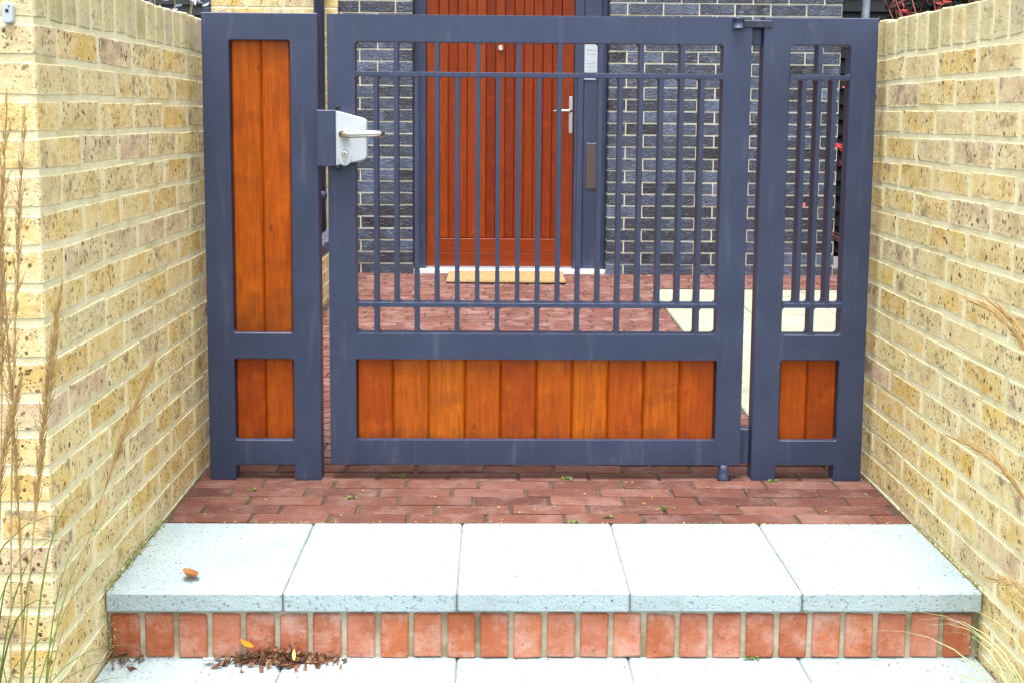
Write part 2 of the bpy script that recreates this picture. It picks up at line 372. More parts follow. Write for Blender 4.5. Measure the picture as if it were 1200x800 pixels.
def bm_leaf(bm, mtx, L=.03, Wd=.018, curl=.3, rng=random):
    """a small curled leaf of eight faces with a mid rib"""
    n = 4; rows = []
    for i in range(n + 1):
        t = i / n; w = Wd * .5 * math.sin(math.pi * min(1, t * .92 + .06)) ** .8
        z = curl * L * (t - .5) ** 2 * 2
        rows.append([bm.verts.new(mtx @ Vector((x, (t - .5) * L, z + abs(x) * curl * 1.2 + rng.uniform(-.001, .001)))) for x in (-w, 0, w)])
    for a, b in zip(rows, rows[1:]):
        bm.faces.new((a[0], a[1], b[1], b[0])); bm.faces.new((a[1], a[2], b[2], b[1]))

# ------------------------------------------------------------------ dimensions
XL, XR = -0.908, 1.145           # inner faces of the side walls
YC, YE = -0.2606, 1.32           # near and far ends of the side walls
GY = 0.761                       # front plane of the gate
HY = 4.3075                      # house wall face
ZH = 0.091                       # ground level at the house
ZT = -0.167                      # rise of a step
def gz(y): return 0.0 if y < .8 else ZH * (y - .8) / (HY - .8)      # the paving climbs gently to the house

# ------------------------------------------------------------------ the setting: ground, steps, paving
bm = bmesh.new(); bmesh.ops.create_grid(bm, x_segments=24, y_segments=24, size=600)
g = fin(bm, 'ground', 'earth', None, (0, 0, -.56)); tag(g, kind='structure')

rng = random.Random(11)
steps = empty('steps', (0, 0, 0)); tag(steps, 'white slab steps with orange brick risers leading up to the gate', kind='structure')
edges = [XL + .001, -.4954, -.0914, .3126, .7166, XR - .002]
for lev, (y0, y1) in enumerate([(0, .42), (-.42, .05), (-.84, -.37)]):
    z = ZT * lev
    for i in range(5):
        o = block('slab', edges[i] + .0024, edges[i + 1] - .0024, y0 + rng.uniform(-.0012, .0012), y1, z - .048, z, 'slab', steps, rng, .0045, .001, (0, 0, rng.uniform(-.0008, .0008)), .0008, 8)
    joined('mortar', [(XL + .002, XR - .002, y0 + .020, y1 - .04 - .004 * lev, z - .1663, z - .050)], 'mortar_grey', steps)
    joined('joint_fill', [(XL + .004, XR - .004, y0 + .009, y1 - .004, z - .0485, z - .007)], 'joint', steps)
    x = XL + .010; k = 0
    while x + .066 < XR - .002:
        block('brick', x, x + .066, y0 + .0135, y0 + .09, z - .1662, z - .0595, 'riser', steps, rng, .004, .0034, (0, rng.uniform(-.0015, .0015), rng.uniform(-.001, .001)), .012)
        x += .0783
# paving in front of and behind the gate
pav = empty('brick_paving', (0, .42, 0)); tag(pav, 'red clay brick paving running under the gate to the front door', kind='structure')
P0 = Vector((0, .42, 0))
def pave_row(y, x0, x1, shift, mat, out, single, tone):
    x = x0 - shift; row = []
    while x < x1:
        a, b = max(x, x0), min(x + .2125, x1)
        if b - a > .025:
            zz = gz(y + .03)
            if single:
                o = block('brick', a + .0028, b - .0028, y + .0024, y + .0648, zz - .06, zz, mat, pav, rng, .003, .0016, (-P0.x, -P0.y, rng.uniform(-.0018, .0012)), .006, 4)
            else: out.append((a + .002 - P0.x, b - .002 - P0.x, y + .002 - P0.y, y + .065 - P0.y, zz - .06, zz + rng.uniform(-.001, .001)))
        x += .2155
mid = []; y = .4225; r = 0; nb = 0
while y < HY - .01:
    front = y < .93; back = y > 2.70
    x1 = XR - .006 if front else (.915 if y < 3.80 else 2.6)
    x0 = XL + .006 if y < 2.0 else XL + .006
    sh = (.108 if r % 2 else 0.0) + rng.uniform(-.03, .03)
    far_right = back and x1 > 1
    if far_right:
        pave_row(y, x0, 1.0, sh, 'paver_back', mid, True, 0); pave_row(y, 1.0, x1, rng.uniform(0, .1), 'paver_back', mid, False, 0)
    else: pave_row(y, x0, x1, sh, 'paver' if front else 'paver_back', mid, front or back, 0)
    y += .0672; r += 1
joined('far_bricks', mid, 'paver_back', pav, .002, 'stuff')
bm = bmesh.new()
for (a, b) in ((.421, .9), (.9, 2.6), (2.6, HY + .3)):
    vs_ = [bm.verts.new((x, yy - P0.y, gz(yy) - .006)) for x, yy in ((XL - .6, a), (2.9, a), (2.9, b), (XL - .6, b))]
    bm.faces.new(vs_)
fin(bm, 'sand_bed', 'grout', pav)
# cream stone flags on the right behind the gate
st = empty('stone_paving', (.92, .95, .02)); tag(st, 'cream stone flags laid beside the brick paving behind the gate', kind='structure')
S0 = Vector(st.location)
yy = .95
for j in range(7):
    y1 = min(yy + .44, 3.80); x = .918 + rng.uniform(0, .004)
    for i in range(4):
        zt = gz((yy + y1) / 2) + .004
        o = block('slab', x + .003, x + .437, yy + .003, y1 - .003, zt - .05, zt, 'cream', st, rng, .005, .001, tuple(-S0), 0, 3)
        o.rotation_euler.x = math.atan2(ZH, HY - .8)
        x += .44
    yy = y1
    if yy >= 3.79: break
# planting beds either side of the steps and behind the gate
def bed(name, x0, x1, y0, y1, z, amp, label, z2=None):
    bm = bmesh.new(); bmesh.ops.create_grid(bm, x_segments=22, y_segments=22, size=.5)
    rr = random.Random(name)
    for v in bm.verts: v.co = Vector((x0 + (v.co.x + .5) * (x1 - x0), y0 + (v.co.y + .5) * (y1 - y0), z + ((z2 - z) * min(1, (v.co.y + .5) * 2.2) if z2 is not None else 0) + rr.uniform(-amp, amp)))
    o = fin(bm, name, 'soil', None, None, True); tag(o, label, kind='structure'); return o
bed('soil_bed', -2.6, XL - .004, -1.6, YC - .0, -.30, .012, 'soil bed in front of the left wall')
bed('soil_bed', XR + .004, 2.8, -1.6, YC - .0, -.30, .012, 'soil bed in front of the right wall')
bed('soil_bed', -2.6, XL - .10, YE, HY, .20, .02, 'soil behind the low wall left of the path')
bed('soil_bed', XR + .20, 5.0, YC - .02, .97, -.30, .01, 'soil on the garden side of the right wall', -.02)
bed('soil_bed', -2.6, XL - .20, YC - .02, 1.34, -.30, .01, 'soil on the garden side of the left wall', .17)
bed('soil_bed', 2.68, 5.0, .9, 6.5, .05, .02, 'soil beyond the stone flags')
# ------------------------------------------------------------------ side walls of yellow stock brick
def side_wall(name, sgn, X, label, coping_seed, jn, YE):
    """sgn -1: wall to the left of the passage, inner face at X looking right; +1 the mirror"""
    rng = random.Random(coping_seed)
    w = empty(name, (X, YC, -.5)); tag(w, label, 'wall'); L0 = Vector(w.location)
    def B(d0, d1, y0, y1, z0, z1, nm='brick', bev=.0032, jit=.0034, mat='stock'):
        xs = sorted((X + sgn * d0, X + sgn * d1))
        block(nm, xs[0], xs[1], y0, y1, z0, z1, mat, w, rng, bev, jit, (-L0.x + rng.uniform(-.0005, .0006), -L0.y, -L0.z + rng.uniform(-.0015, .0015)), .0015, 8)
    zt = 1.282
    nC = 25
    for k in range(nC):
        z1 = zt - .075 * k - .0056; z0 = z1 - .0638
        full = (k % 2 == jn)
        y = YC
        if full: B(.115, .215, YC, YC + .215, z0, z1)
        else:
            B(0, .215, YC, YC + .1025, z0, z1); y = YC + .1125
        while y < YE - .03:
            y1 = min(y + .2125, YE); B(0, .1025, y, y1, z0, z1); y += .225
    y = YC + .001; k = 0
    while y < YE - .03:
        B(0, .215, y, min(y + .065, YE), zt + .006, zt + .1085 + rng.uniform(-.003, .002), 'coping_brick', .004, .003, 'coping')
        y += .0745; k += 1
    z0 = zt - .075 * nC
    xs = lambda a, b: tuple(sorted((sgn * a, sgn * b)))
    e = .0018
    joined('mortar', [(*xs(e, .215 - e), e, YE - YC - e, z0 + .5, zt + .5 + .003), (*xs(e + .001, .214 - e), e + .001, YE - YC - e - .001, zt + .5 + .0032, zt + .5 + .101)], 'mortar', w)
    return w
side_wall('brick_wall', -1, XL, 'yellow stock brick wall left of the gate, its squared end facing the viewer', 5, 1, 1.3)
side_wall('brick_wall', 1, XR, 'yellow stock brick wall right of the gate, running out at the picture\'s right edge', 8, 0, 1.0)
# low planter wall behind the gate on the left
lw = empty('planter_wall', (XL - .03, YE + .02, 0)); tag(lw, 'low yellow brick planter wall capped with dark blue bricks behind the gate', 'wall')
rng = random.Random(3)
for k in range(5):
    y = YE + .02 + (.11 if k % 2 else 0) - .1
    while y < HY - .05:
        a, b = max(y, YE + .02), min(y + .215, HY - .03)
        if b - a > .03: block('brick', -.1025, 0, a - YE - .02, b - YE - .02, .03 + .075 * k, .095 + .075 * k, 'stock' if k < 4 else 'blue', lw, rng, .004, .002)
        y += .225
joined('mortar', [(-.099, -.004, .004, HY - YE - .056, -.06, .37)], 'mortar', lw)

# ------------------------------------------------------------------ the house front
house = empty('house', (0, HY, ZH)); tag(house, 'house front of dark blue brick with a red timber front door', 'house')
rng = random.Random(21)
hw = joined('wall', [(-.992, -.5345, .004, .30, -.1, 2.30), (.7065, 2.162, .004, .30, -.1, 2.30), (-.992, 2.162, .004, .30, 2.30, 5.2)], 'mortar_house', house)
up_b = []
DX0, DX1 = -.532, .704
zj = 1.8064 - ZH                # a bed joint measured on the wall
k0 = -int((zj + .1) / .075) - 1
z = zj + .075 * k0; row = 0
while z < 5.1:
    z0, z1 = z + .0042, z + .0708
    shift = .1125 if (row % 2) else 0.0
    spans = [(-.994, DX0), (DX1, 2.165)] if z1 < 2.28 else [(-.994, 2.165)]
    for (a0, a1) in spans:
        x = (DX1 if a0 > 0 else DX0 + .01) - .225 * (1 if a0 > 0 else 4) - .1125 + shift
        while x < a1:
            a, b = max(x, a0), min(x + .2165, a1)
            if b - a > .012 and z1 > -.09:
                if z1 < 2.05: block('brick', a, b, 0, .1, z0, z1, 'blue', hw, rng, .003, .0016, (0, rng.uniform(-.0015, .0015), 0), .004, 8)
                else: up_b.append((a, b, 0, .1, z0, z1))
            x += .225
    z += .075; row += 1
joined('upper_bricks', up_b, 'blue', hw, 0, 'stuff')
ret = []
for k in range(60):
    zz = zj + .075 * (k + k0)
    for i in range(6): ret.append((2.09, 2.1655, .112 + .225 * i + (.11 if k % 2 else 0), .112 + .215 + .225 * i + (.11 if k % 2 else 0), zz + .005, zz + .07))
joined('return_bricks', ret, 'blue', hw, 0, 'stuff')
joined('return_core', [(1.9, 2.1615, .30, 1.6, -.1, 4.6)], 'mortar_house', house)
# yellow brick bay to the left of the blue brick
yw = joined('bay_wall', [(-1.775, -.9965, -.026, .30, -.1, 5.0)], 'mortar', house); low = []
z = 1.7555 - ZH - .075 * 24; row = 0
while z < 4.9:
    x = -1.779 - .225 + (.1125 if row % 2 else 0)
    while x < -1.0:
        a, b = max(x, -1.779), min(x + .215, -.993)
        if b - a > .03:
            if .9 < z < 2.05: block('brick', a, b, -.03, .07, z + .005, z + .07, 'stock', yw, rng, .003, .0018, (0, rng.uniform(-.001, .001), 0), .004, 6)
            elif z > -.1: low.append((a, b, -.03, .07, z + .005, z + .07))
        x += .225
    z += .075; row += 1
joined('other_bricks', low, 'stock', yw, 0, 'stuff')

# door frame, door and its fittings
DY = .105                        # reveal depth
fr = empty('door_frame', (0, DY, 0)); fr.parent = house
def hb(nm, x0, x1, y0, y1, z0, z1, mat, par, bev=.003): return box(nm, x0, x1, y0, y1, z0, z1, mat, par, bev)
hb('post', -.5325 + .004, -.455, -.004, .07, .012, 2.16, 'paint', fr)
hb('post', .493, .553, -.004, .07, .012, 2.16, 'paint', fr)
hb('side_panel', .5535, .668, .008, .05, .012, 2.16, 'paint', fr)
hb('post', .6685, .700, -.010, .07, .012, 2.16, 'paint', fr)
hb('head', -.5285, .700, -.006, .07, 2.161, 2.27, 'paint', fr)
hb('letter_plate', .574, .643, -.002, .0075, .54, .835, 'bronze', fr, .003)
sill = hb('sill', -.5315, .703, -.075, .10, -.012, .018, 'sill', fr, .003)
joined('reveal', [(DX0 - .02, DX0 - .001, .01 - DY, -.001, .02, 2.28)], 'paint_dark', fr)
door = empty('door', (0, DY + .01, .03)); door.parent = house
X0, X1 = -.453, .491
hb('stile', X0, X0 + .078, 0, .045, 0, 2.12, 'door_wood', door, .003)
hb('stile', X1 - .078, X1, 0, .045, 0, 2.12, 'door_wood', door, .003)
hb('bottom_rail', X0 + .079, X1 - .079, .002, .045, 0, .090, 'door_rail', door, .003)
hb('bottom_rail', X0 + .079, X1 - .079, .002, .045, .0905, .182, 'door_rail', door, .003)
hb('top_rail', X0 + .079, X1 - .079, .002, .045, 2.02, 2.12, 'door_rail', door, .003)
nb = 13; wb = (X1 - X0 - .158) / nb
for i in range(nb): hb('board', X0 + .079 + wb * i + .0006, X0 + .079 + wb * (i + 1) - .0006, .008, .04, .183, 2.019, 'door_wood', door, .0055)
hb('core', X0 + .02, X1 - .02, .041, .05, .01, 2.11, 'paint_dark', door, 0)
# handle set
hp = plate('handle_plate', rrect(.4585, .484, .865, 1.10, .011), [], -.008, 0.0, 'steel', door, .002)
tube('lever_handle', [(.471, -.006, 1.011), (.471, -.040, 1.011), (.455, -.048, 1.011), (.355, -.048, 1.009)], [.009, .009, .0085, .0075], 'steel', door, 8)
lathe('viewer', [(.017, 0), (.017, .006), (.010, .008), (.010, .006)], 'steel', door, (.02, 0, 1.405), (math.pi / 2, 0, 0), 18)

# downpipes on the bay wall
dp = empty('downpipe', (-1.10, HY - .085, .22)); tag(dp, 'grey downpipe rising past the yellow brick bay behind the lock post', 'downpipe')
tube('pipe', [(0, 0, .08), (0, 0, 4.5)], .0335, 'paint', dp, 14)
tube('shoe', [(0, 0, .10), (0, 0, .04), (0, -.03, .0), (0, -.06, -.015)], .0335, 'paint', dp, 14)
for zz in (.35, 1.95): tube('collar', [(0, 0, zz), (0, 0, zz + .05)], .039, 'paint', dp, 14)
dp2 = box('downpipe', -1.815, -1.781, HY - .06, HY - .02, .1, 4.6, 'paint', None, .004); tag(dp2, 'narrow grey downpipe at the left end of the yellow brick bay', 'downpipe')

# things at the front door
mat_o = empty('doormat', (.06, 4.16, gz(4.16))); tag(mat_o, 'tan coir doormat at the foot of the front door', 'doormat')
bm = bmesh.new(); bmesh.ops.create_grid(bm, x_segments=90, y_segments=50, size=.5); rr = random.Random(4)
for v in bm.verts:
    e = max(abs(v.co.x), abs(v.co.y)) > .49
    v.co = Vector((v.co.x * .735, v.co.y * .40, .004 if e else .018 + rr.uniform(-.003, .003)))
fin(bm, 'pile', 'coir', mat_o); box('backing', -.366, .366, -.199, .199, .0005, .007, 'black', mat_o)
no = empty('notice', (.60, HY + DY + .006, 1.33)); tag(no, 'white notice with grey scribbles on the grey panel right of the door', 'notice')
box('sheet', -.047, .047, -.003, 0, .045, .235, 'white', no, .001); box('strip', -.047, .047, -.004, 0, 0, .028, 'white', no, .001)
rr = random.Random(8)
for zz in (.19, .165, .108, .085, .062):
    bm = bmesh.new(); x = -.03
    pts = [(x + .009 * i, -.0034, zz + rr.uniform(-.006, .006)) for i in range(7)]
    bm_tube(bm, pts, .0014, 4); fin(bm, 'scribble', 'ink', no)

# ------------------------------------------------------------------ gate and its two fixed panels
R_ = .011                        # radius of the fillets in the metalwork
T = .013                         # bar thickness
Z_UP, Z_LO = 1.221, .536
def vbar(parent, x, z0, z1, crosses, f0=True, f1=True, dy=.0008):
    h = T / 2; r = R_ * .75
    right = []
    right += [(h + r - r * math.cos(math.radians(a)), z0 + r - r * math.sin(math.radians(a))) for a in (90, 60, 30, 0)] if f0 else [(h, z0)]
    for zc in crosses:
        a, b = zc - T / 2, zc + T / 2
        right += [(h + r - r * math.cos(math.radians(t)), a - r + r * math.sin(math.radians(t))) for t in (0, 30, 60, 90)]
        right += [(h + r - r * math.cos(math.radians(t)), b + r - r * math.sin(math.radians(t))) for t in (90, 60, 30, 0)]
    right += [(h + r - r * math.cos(math.radians(t)), z1 - r + r * math.sin(math.radians(t))) for t in (0, 30, 60, 90)] if f1 else [(h, z1)]
    outl = right + [(-a, b) for a, b in reversed(right)]
    outl = [(a, b - z0) for a, b in outl]
    key = ('vbar', z0, z1, tuple(crosses), f0, f1)
    if key not in _cache:
        o = plate('bar', outl, [], dy, .048, 'paint', parent, .0012); _cache[key] = o.data
    else: o = link('bar', _cache[key], None, parent)
    o.location = (x, 0, z0); return o
def hbar(parent, x0, x1, zc):
    h = T / 2; r = R_ * .75
    top = [(x0 + r - r * math.cos(math.radians(0)) * 0 - r * math.sin(math.radians(t)) , h + r - r * math.cos(math.radians(t))) for t in (90, 60, 30, 0)]
    top += [(x1 - r + r * math.sin(math.radians(t)), h + r - r * math.cos(math.radians(t))) for t in (0, 30, 60, 90)]
    outl = [(a, b) for a, b in top] + [(a, -b) for a, b in reversed(top)]
    o = plate('crossbar', outl, [], 0, .0486, 'paint', parent, .0012); o.location.z = zc; return o
def boards(parent, x0, x1, z0, z1, n, rng):
    w = (x1 - x0) / n
    for i in range(n):
        a, b = x0 + w * i + .0006, x0 + w * (i + 1) - .0006
        box('board', a, b, .017 + rng.uniform(0, .0012), .040, z0 - .008, z1 + .008, 'cedar', parent, .0065)
    box('backing', x0 - .01, x1 + .01, .041, .046, z0 - .01, z1 + .01, 'paint_dark', parent)
rng = random.Random(77)
OT, OB, LT, LB = 1.315, .4495, .372, .1238
# left fixed panel
pl = empty('side_screen', (0, GY, 0)); tag(pl, 'slate grey steel side panel with tall cedar boards, left of the gate', 'gate panel')
x0, x1, ox0, ox1 = -.867, -.530, -.789, -.611
def foot_outline(x0, x1, n0, n1, zb, zn, zt): return [(x0, zb), (n0, zb), (n0, zn), (n1, zn), (n1, zb), (x1, zb), (x1, zt), (x0, zt)]
plate('frame', foot_outline(x0, x1, -.789, -.612, -.003, .044, 1.3945), [rrect(ox0, ox1, OB + .0005, OT + .001, .008), rrect(ox0, ox1, LB - .001, LT - .001, .008)], 0, .05, 'paint', pl, .002)
boards(pl, ox0, ox1, OB, OT, 2, rng); boards(pl, ox0, ox1, LB, LT, 2, rng)
# lock keep: folded steel box bridging the gap
kp = plate('lock_keep', rrect(-.530, -.4745, .951, 1.1145, .004), [], -.034, .02, 'paint', pl, .002)
# right fixed panel
pr = empty('side_screen', (0, GY, 0)); tag(pr, 'slate grey steel side panel with three bars and short cedar boards, right of the gate', 'gate panel')
x0, x1, ox0, ox1 = .778, 1.115, .858, 1.037
plate('frame', foot_outline(x0, x1, .853, 1.031, -.003, .047, 1.3945), [rrect(ox0, ox1, OB + .001, OT, R_), rrect(ox0, ox1, LB + .001, LT + .001, .008)], 0, .05, 'paint', pr, .002)
hbar(pr, ox0, ox1, Z_UP); hbar(pr, ox0, ox1, Z_LO + .003)
pw = (ox1 - ox0) / 4
vbar(pr, ox0 + pw, Z_LO + .003 + T / 2, Z_UP - T / 2, []); vbar(pr, ox0 + 3 * pw, Z_LO + .003 + T / 2, Z_UP - T / 2, [])
vbar(pr, ox0 + 2 * pw, OB + .001, OT, [Z_LO + .003, Z_UP])
boards(pr, ox0, ox1, LB, LT, 2, rng)
# hinged gate
gt = empty('gate', (0, GY, 0)); tag(gt, 'slate grey steel garden gate with vertical bars and ten cedar boards below', 'gate')
x0, x1, ox0, ox1 = -.5025, .7425, -.422, .661
plate('frame', rrect(x0, x1, .0470, 1.3930, .004), [rrect(ox0, ox1, OB, OT, R_), rrect(ox0 - .002, ox1 + .004, LB, LT, .006)], 0, .05, 'paint', gt, .002)
hbar(gt, ox0, ox1, Z_UP); hbar(gt, ox0, ox1, Z_LO)
pw = (ox1 - ox0) / 18
for i in range(1, 18):
    if i % 2: vbar(gt, ox0 + pw * i, OB, Z_UP - T / 2, [Z_LO])
    else: vbar(gt, ox0 + pw * i, Z_LO + T / 2, OT, [Z_UP])
boards(gt, ox0 - .002, ox1 + .004, LB, LT, 10, rng)
# lock: white case, lever, cylinder
lk = plate('lock_case', [(-.4735, .953), (-.410, .9655)] + arc(-.397, .9825, .013, -75, 0, 3) + arc(-.397, 1.079, .013, 0, 78, 3) + [(-.4735, 1.1125)], [], -.036, -.0005, 'white', gt, .003)
tube('lever_handle', [(-.4475, -.034, 1.045), (-.4475, -.078, 1.045), (-.440, -.090, 1.045), (-.425, -.094, 1.045), (-.360, -.094, 1.0475), (-.343, -.090, 1.048), (-.337, -.078, 1.048), (-.336, -.066, 1.048)], [.0125, .0115, .011, .0108, .0105, .0105, .0098, .0095], 'steel', lk, 10)
lathe('handle_rose', [(.014, 0), (.014, .004), (.011, .006)], 'steel', lk, (-.4475, -.036, 1.045), (math.pi / 2, 0, 0), 18)
es = [(.0205 * math.cos(t * math.pi / 12), .027 * math.sin(t * math.pi / 12)) for t in range(24)]
plate('escutcheon', es, [], -.0045, 0, 'white', lk, .0015, (-.447, -.0362, .980))
lathe('key_cylinder', [(.0085, 0), (.0085, .003), (.006, .004)], 'steel', lk, (-.447, -.0408, .987), (math.pi / 2, 0, 0), 16)
plate('keyway', rrect(-.0045, .0045, -.018, .004, .0035), [], -.0015, 0, 'steel', lk, 0, (-.447, -.0408, .978))
box('keyhole', -.448, -.446, -.0456, -.0445, .984, .990, 'black', lk)
for zz in (1.1155, .9395): lathe('bolt', [(.006, 0), (.006, .011), (.0045, .012)], 'black', lk, (-.468, -.03, zz), None, 10)
# hinges at the right stile
lathe('hinge_knuckle', [(.0165, 0), (.0165, .003), (.0150, .0035), (.0150, .027), (.0165, .0275), (.0165, .031), (.006, .032), (.006, .037)], 'paint', gt, (.700, -.004, 1.360), None, 18)
box('hinge_leaf', .7155, .800, -.004, .030, 1.3640, 1.3860, 'paint_dark', gt, .002)
box('hinge_block', .7435, .777, .020, .056, 1.315, 1.3635, 'paint', gt, .002)
lathe('pivot', [(.020, 0), (.022, .004), (.016, .012), (.016, .030), (.014, .0465)], 'paint', gt, (.695, .010, .0005), None, 16)
box('pivot_block', .7440, .7765, .022, .056, .045, .155, 'paint', gt, .003)

# ------------------------------------------------------------------ beyond the gate, right: added dark fences, pale post, red shrub
def fence(name, x0, x1, y, z0, z1, pitch, label):
    f = empty(name, (x0, y, z0)); tag(f, label, 'fence'); k = 0; z = 0
    me = None
    while z < z1 - z0:
        if me is None:
            o = box('board', 0, x1 - x0, 0, .022, 0, pitch + .012, 'fence', f, .002); me = o.data
            dx, dy = o.location.x, o.location.y
        else: o = link('board', me, None, f)
        o.location = (dx, dy, z); o.rotation_euler.x = -.16; z += pitch
    x = .2
    while x < x1 - x0:
        box('post', x, x + .08, .03, .11, 0, z1 - z0, 'fence', f); x += 1.6
    return f
fence('timber_fence', 2.20, 6.0, 5.9, 0, 2.6, .12, 'added near-black timber fence backing the shaded void right of the house')  # added as a dark backdrop where only deep shade shows
fence('timber_fence', -5.2, -1.83, 5.4, 0, 3.0, .075, 'dark green timber fence behind the left wall')
fs = fence('timber_fence', 0, 5.0, 0, 0, 2.2, .12, 'dark timber fence along the right side of the garden')  # second added backdrop, keeps the void dark on its right
fs.location = (3.6, 5.9, 0); fs.rotation_euler.z = -math.pi / 2
def leaves_cloud(bm, n, fn, L, Wd, rng):
    for _ in range(n):
        p = fn(); mt = Matrix.Translation(p) @ Euler((rng.uniform(0, 6.28), rng.uniform(0, 6.28), rng.uniform(0, 6.28))).to_matrix().to_4x4()
        s = rng.uniform(.6, 1.25); bm_leaf(bm, mt, L * s, Wd * s, rng.uniform(.1, .6), rng)
# pale slender trunk
tr = empty('slender_tree', (2.47, 4.75, .05)); tag(tr, 'pale grey slender tree trunk right of the house corner', 'tree')
tube('trunk', [(0, 0, -.05), (.01, 0, .8), (-.005, .01, 1.7), (.01, 0, 2.6), (0, .02, 3.6)], [.032, .030, .028, .024, .015], 'pale_post', tr, 10)
rng = random.Random(9); bm = bmesh.new()
for i in range(14):
    a = rng.uniform(0, 6.28); z = rng.uniform(2.2, 3.5); L = rng.uniform(.3, .6)
    bm_tube(bm, bez((0, 0, z), (math.cos(a) * L * .5, math.sin(a) * L * .5, z + .15), (math.cos(a) * L, math.sin(a) * L, z + .35), 4), [.009, .007, .005, .004, .002], 5)
fin(bm, 'limbs', 'pale_post', tr, None, True); bm = bmesh.new()
leaves_cloud(bm, 900, lambda: Vector((rng.gauss(0, .33), rng.gauss(0, .33), rng.uniform(2.5, 4.1))), .06, .03, rng)
tag(fin(bm, 'crown', 'dark_leaf', tr), kind='stuff')
# evergreen added as dark filler for the shaded void behind the red shrub
ev = empty('dark_filler_shrub', (2.95, 4.6, .05)); tag(ev, 'added dark evergreen shrub filling the shaded void right of the house', 'shrub')
tube('stem', [(0, 0, -.05), (.03, .02, .9), (0, .05, 1.9)], [.05, .035, .01], 'fence', ev, 8)
rng = random.Random(12); bm = bmesh.new()
def evp():
    z = rng.uniform(.02, 2.5); r = .42 * math.sqrt(rng.random()) * (1.1 - abs(z - 1.0) * .25); a = rng.uniform(0, 6.28)
    return Vector((r * math.cos(a), r * math.sin(a), z))
leaves_cloud(bm, 5200, evp, .07, .035, rng); tag(fin(bm, 'crown', 'dark_leaf', ev), kind='stuff')
# red-twigged shrub leaning over the right wall
rs = empty('red_shrub', (1.98, 2.05, .05)); tag(rs, 'red-twigged shrub reaching over the right wall behind the gate', 'shrub')
rng = random.Random(31); bmt = bmesh.new(); bml = bmesh.new()
tips = [(-.42, .0, .92), (-.50, .12, .52), (-.44, .1, 1.34), (-.38, -.05, 1.50), (-.30, .1, 1.56), (-.12, -.2, 1.62), (.05, -.1, 1.60), (.15, .1, 1.65), (-.20, .2, 1.60), (.28, -.1, 1.5), (-.05, .3, 1.5), (.35, .2, 1.2), (-.05, -.3, 1.45), (.0, 0, 1.7), (-.28, -.25, 1.52), (-.33, -.15, 1.25)]
for t in tips:
    t = Vector(t); c = bez((rng.uniform(-.04, .04), rng.uniform(-.04, .04), 0), (t.x * .35, t.y * .35, t.z * .7), t, 8)
    bm_tube(bmt, c, [.008 * (1 - i / 8.5) + .0014 for i in range(9)], 5)
    for j in range(3, 9):
        for q in range(3):
            a = Vector((rng.uniform(-1, 1), rng.uniform(-1, 1), rng.uniform(.0, 1.1))).normalized() * rng.uniform(.08, .2)
            e = c[j] + a; bm_tube(bmt, bez(c[j], c[j] + a * .5 + Vector((0, 0, .015)), e, 3), [.0026, .0022, .0016, .001], 4)
            if rng.random() < .35:
                for _ in range(3):
                    mt = Matrix.Translation(e + Vector((rng.gauss(0, .02), rng.gauss(0, .02), rng.gauss(0, .02)))) @ Euler((rng.uniform(0, 6), rng.uniform(0, 6), rng.uniform(0, 6))).to_matrix().to_4x4()
                    bm_leaf(bml, mt, rng.uniform(.03, .05), .014, .4, rng)
for cx, cy_, cz_ in ((-.45, .05, .50), (-.47, .05, .90), (-.46, .05, 1.16)):
    leaves_cloud(bml, 26, lambda: Vector((cx + rng.gauss(0, .022), cy_ + rng.gauss(0, .03), cz_ + rng.gauss(0, .045))), .05, .016, rng)
fin(bmt, 'branches', 'red_twig', rs, None, True); tag(fin(bml, 'leaves', 'red_leaf', rs), kind='stuff')
# small bright ornament hanging in the shrub
orn = empty('hanging_ornament', (1.535, 2.16, 1.02)); tag(orn, 'small blue and green ornament with a white hook hanging behind the right panel', 'ornament')
lathe('band', [(.010, 0), (.020, .006), (.022, .025), (.012, .034)], 'ribbon_blue', orn, (0, 0, .07), None, 12)
lathe('body', [(.006, 0), (.020, .012), (.024, .03), (.012, .05)], 'ribbon_green', orn, (0, 0, .018), None, 12)
tube('hook', bez((-.016, 0, .03), (-.022, 0, -.05), (.022, 0, -.055), 8), [.005, .0055, .006, .006, .005, .0045, .004, .003, .002], 'white', orn, 8)
tube('cord', [(0, 0, .10), (.004, 0, .17), (-.01, 0, .25)], .002, 'red_twig', orn, 5)
# silvery shrub above the left wall
ss = empty('silver_shrub', (-1.72, 3.3, .2)); tag(ss, 'silvery pale-leaved shrub showing above the far end of the left wall', 'shrub')
rng = random.Random(5); bm = bmesh.new(); bmt = bmesh.new()
for i in range(16):
    e = Vector((rng.gauss(0, .10), rng.gauss(0, .14), rng.uniform(1.1, 1.66)))
    c = bez((0, 0, 0), (e.x * .2, e.y * .2, e.z * .6), e, 7); bm_tube(bmt, c, [.007, .006, .006, .005, .004, .003, .002, .0012], 5)
    for j in range(3, 8):
        for q in range(9):
            mt = Matrix.Translation(c[j] + Vector((rng.gauss(0, .03), rng.gauss(0, .03), rng.gauss(0, .03)))) @ Euler((rng.uniform(0, 6), rng.uniform(0, 6), rng.uniform(0, 6))).to_matrix().to_4x4()
            bm_leaf(bm, mt, .045, .014, .3, rng)
fin(bmt, 'stems', 'straw', ss, None, True); tag(fin(bm, 'leaves', 'silver_leaf', ss), kind='stuff')

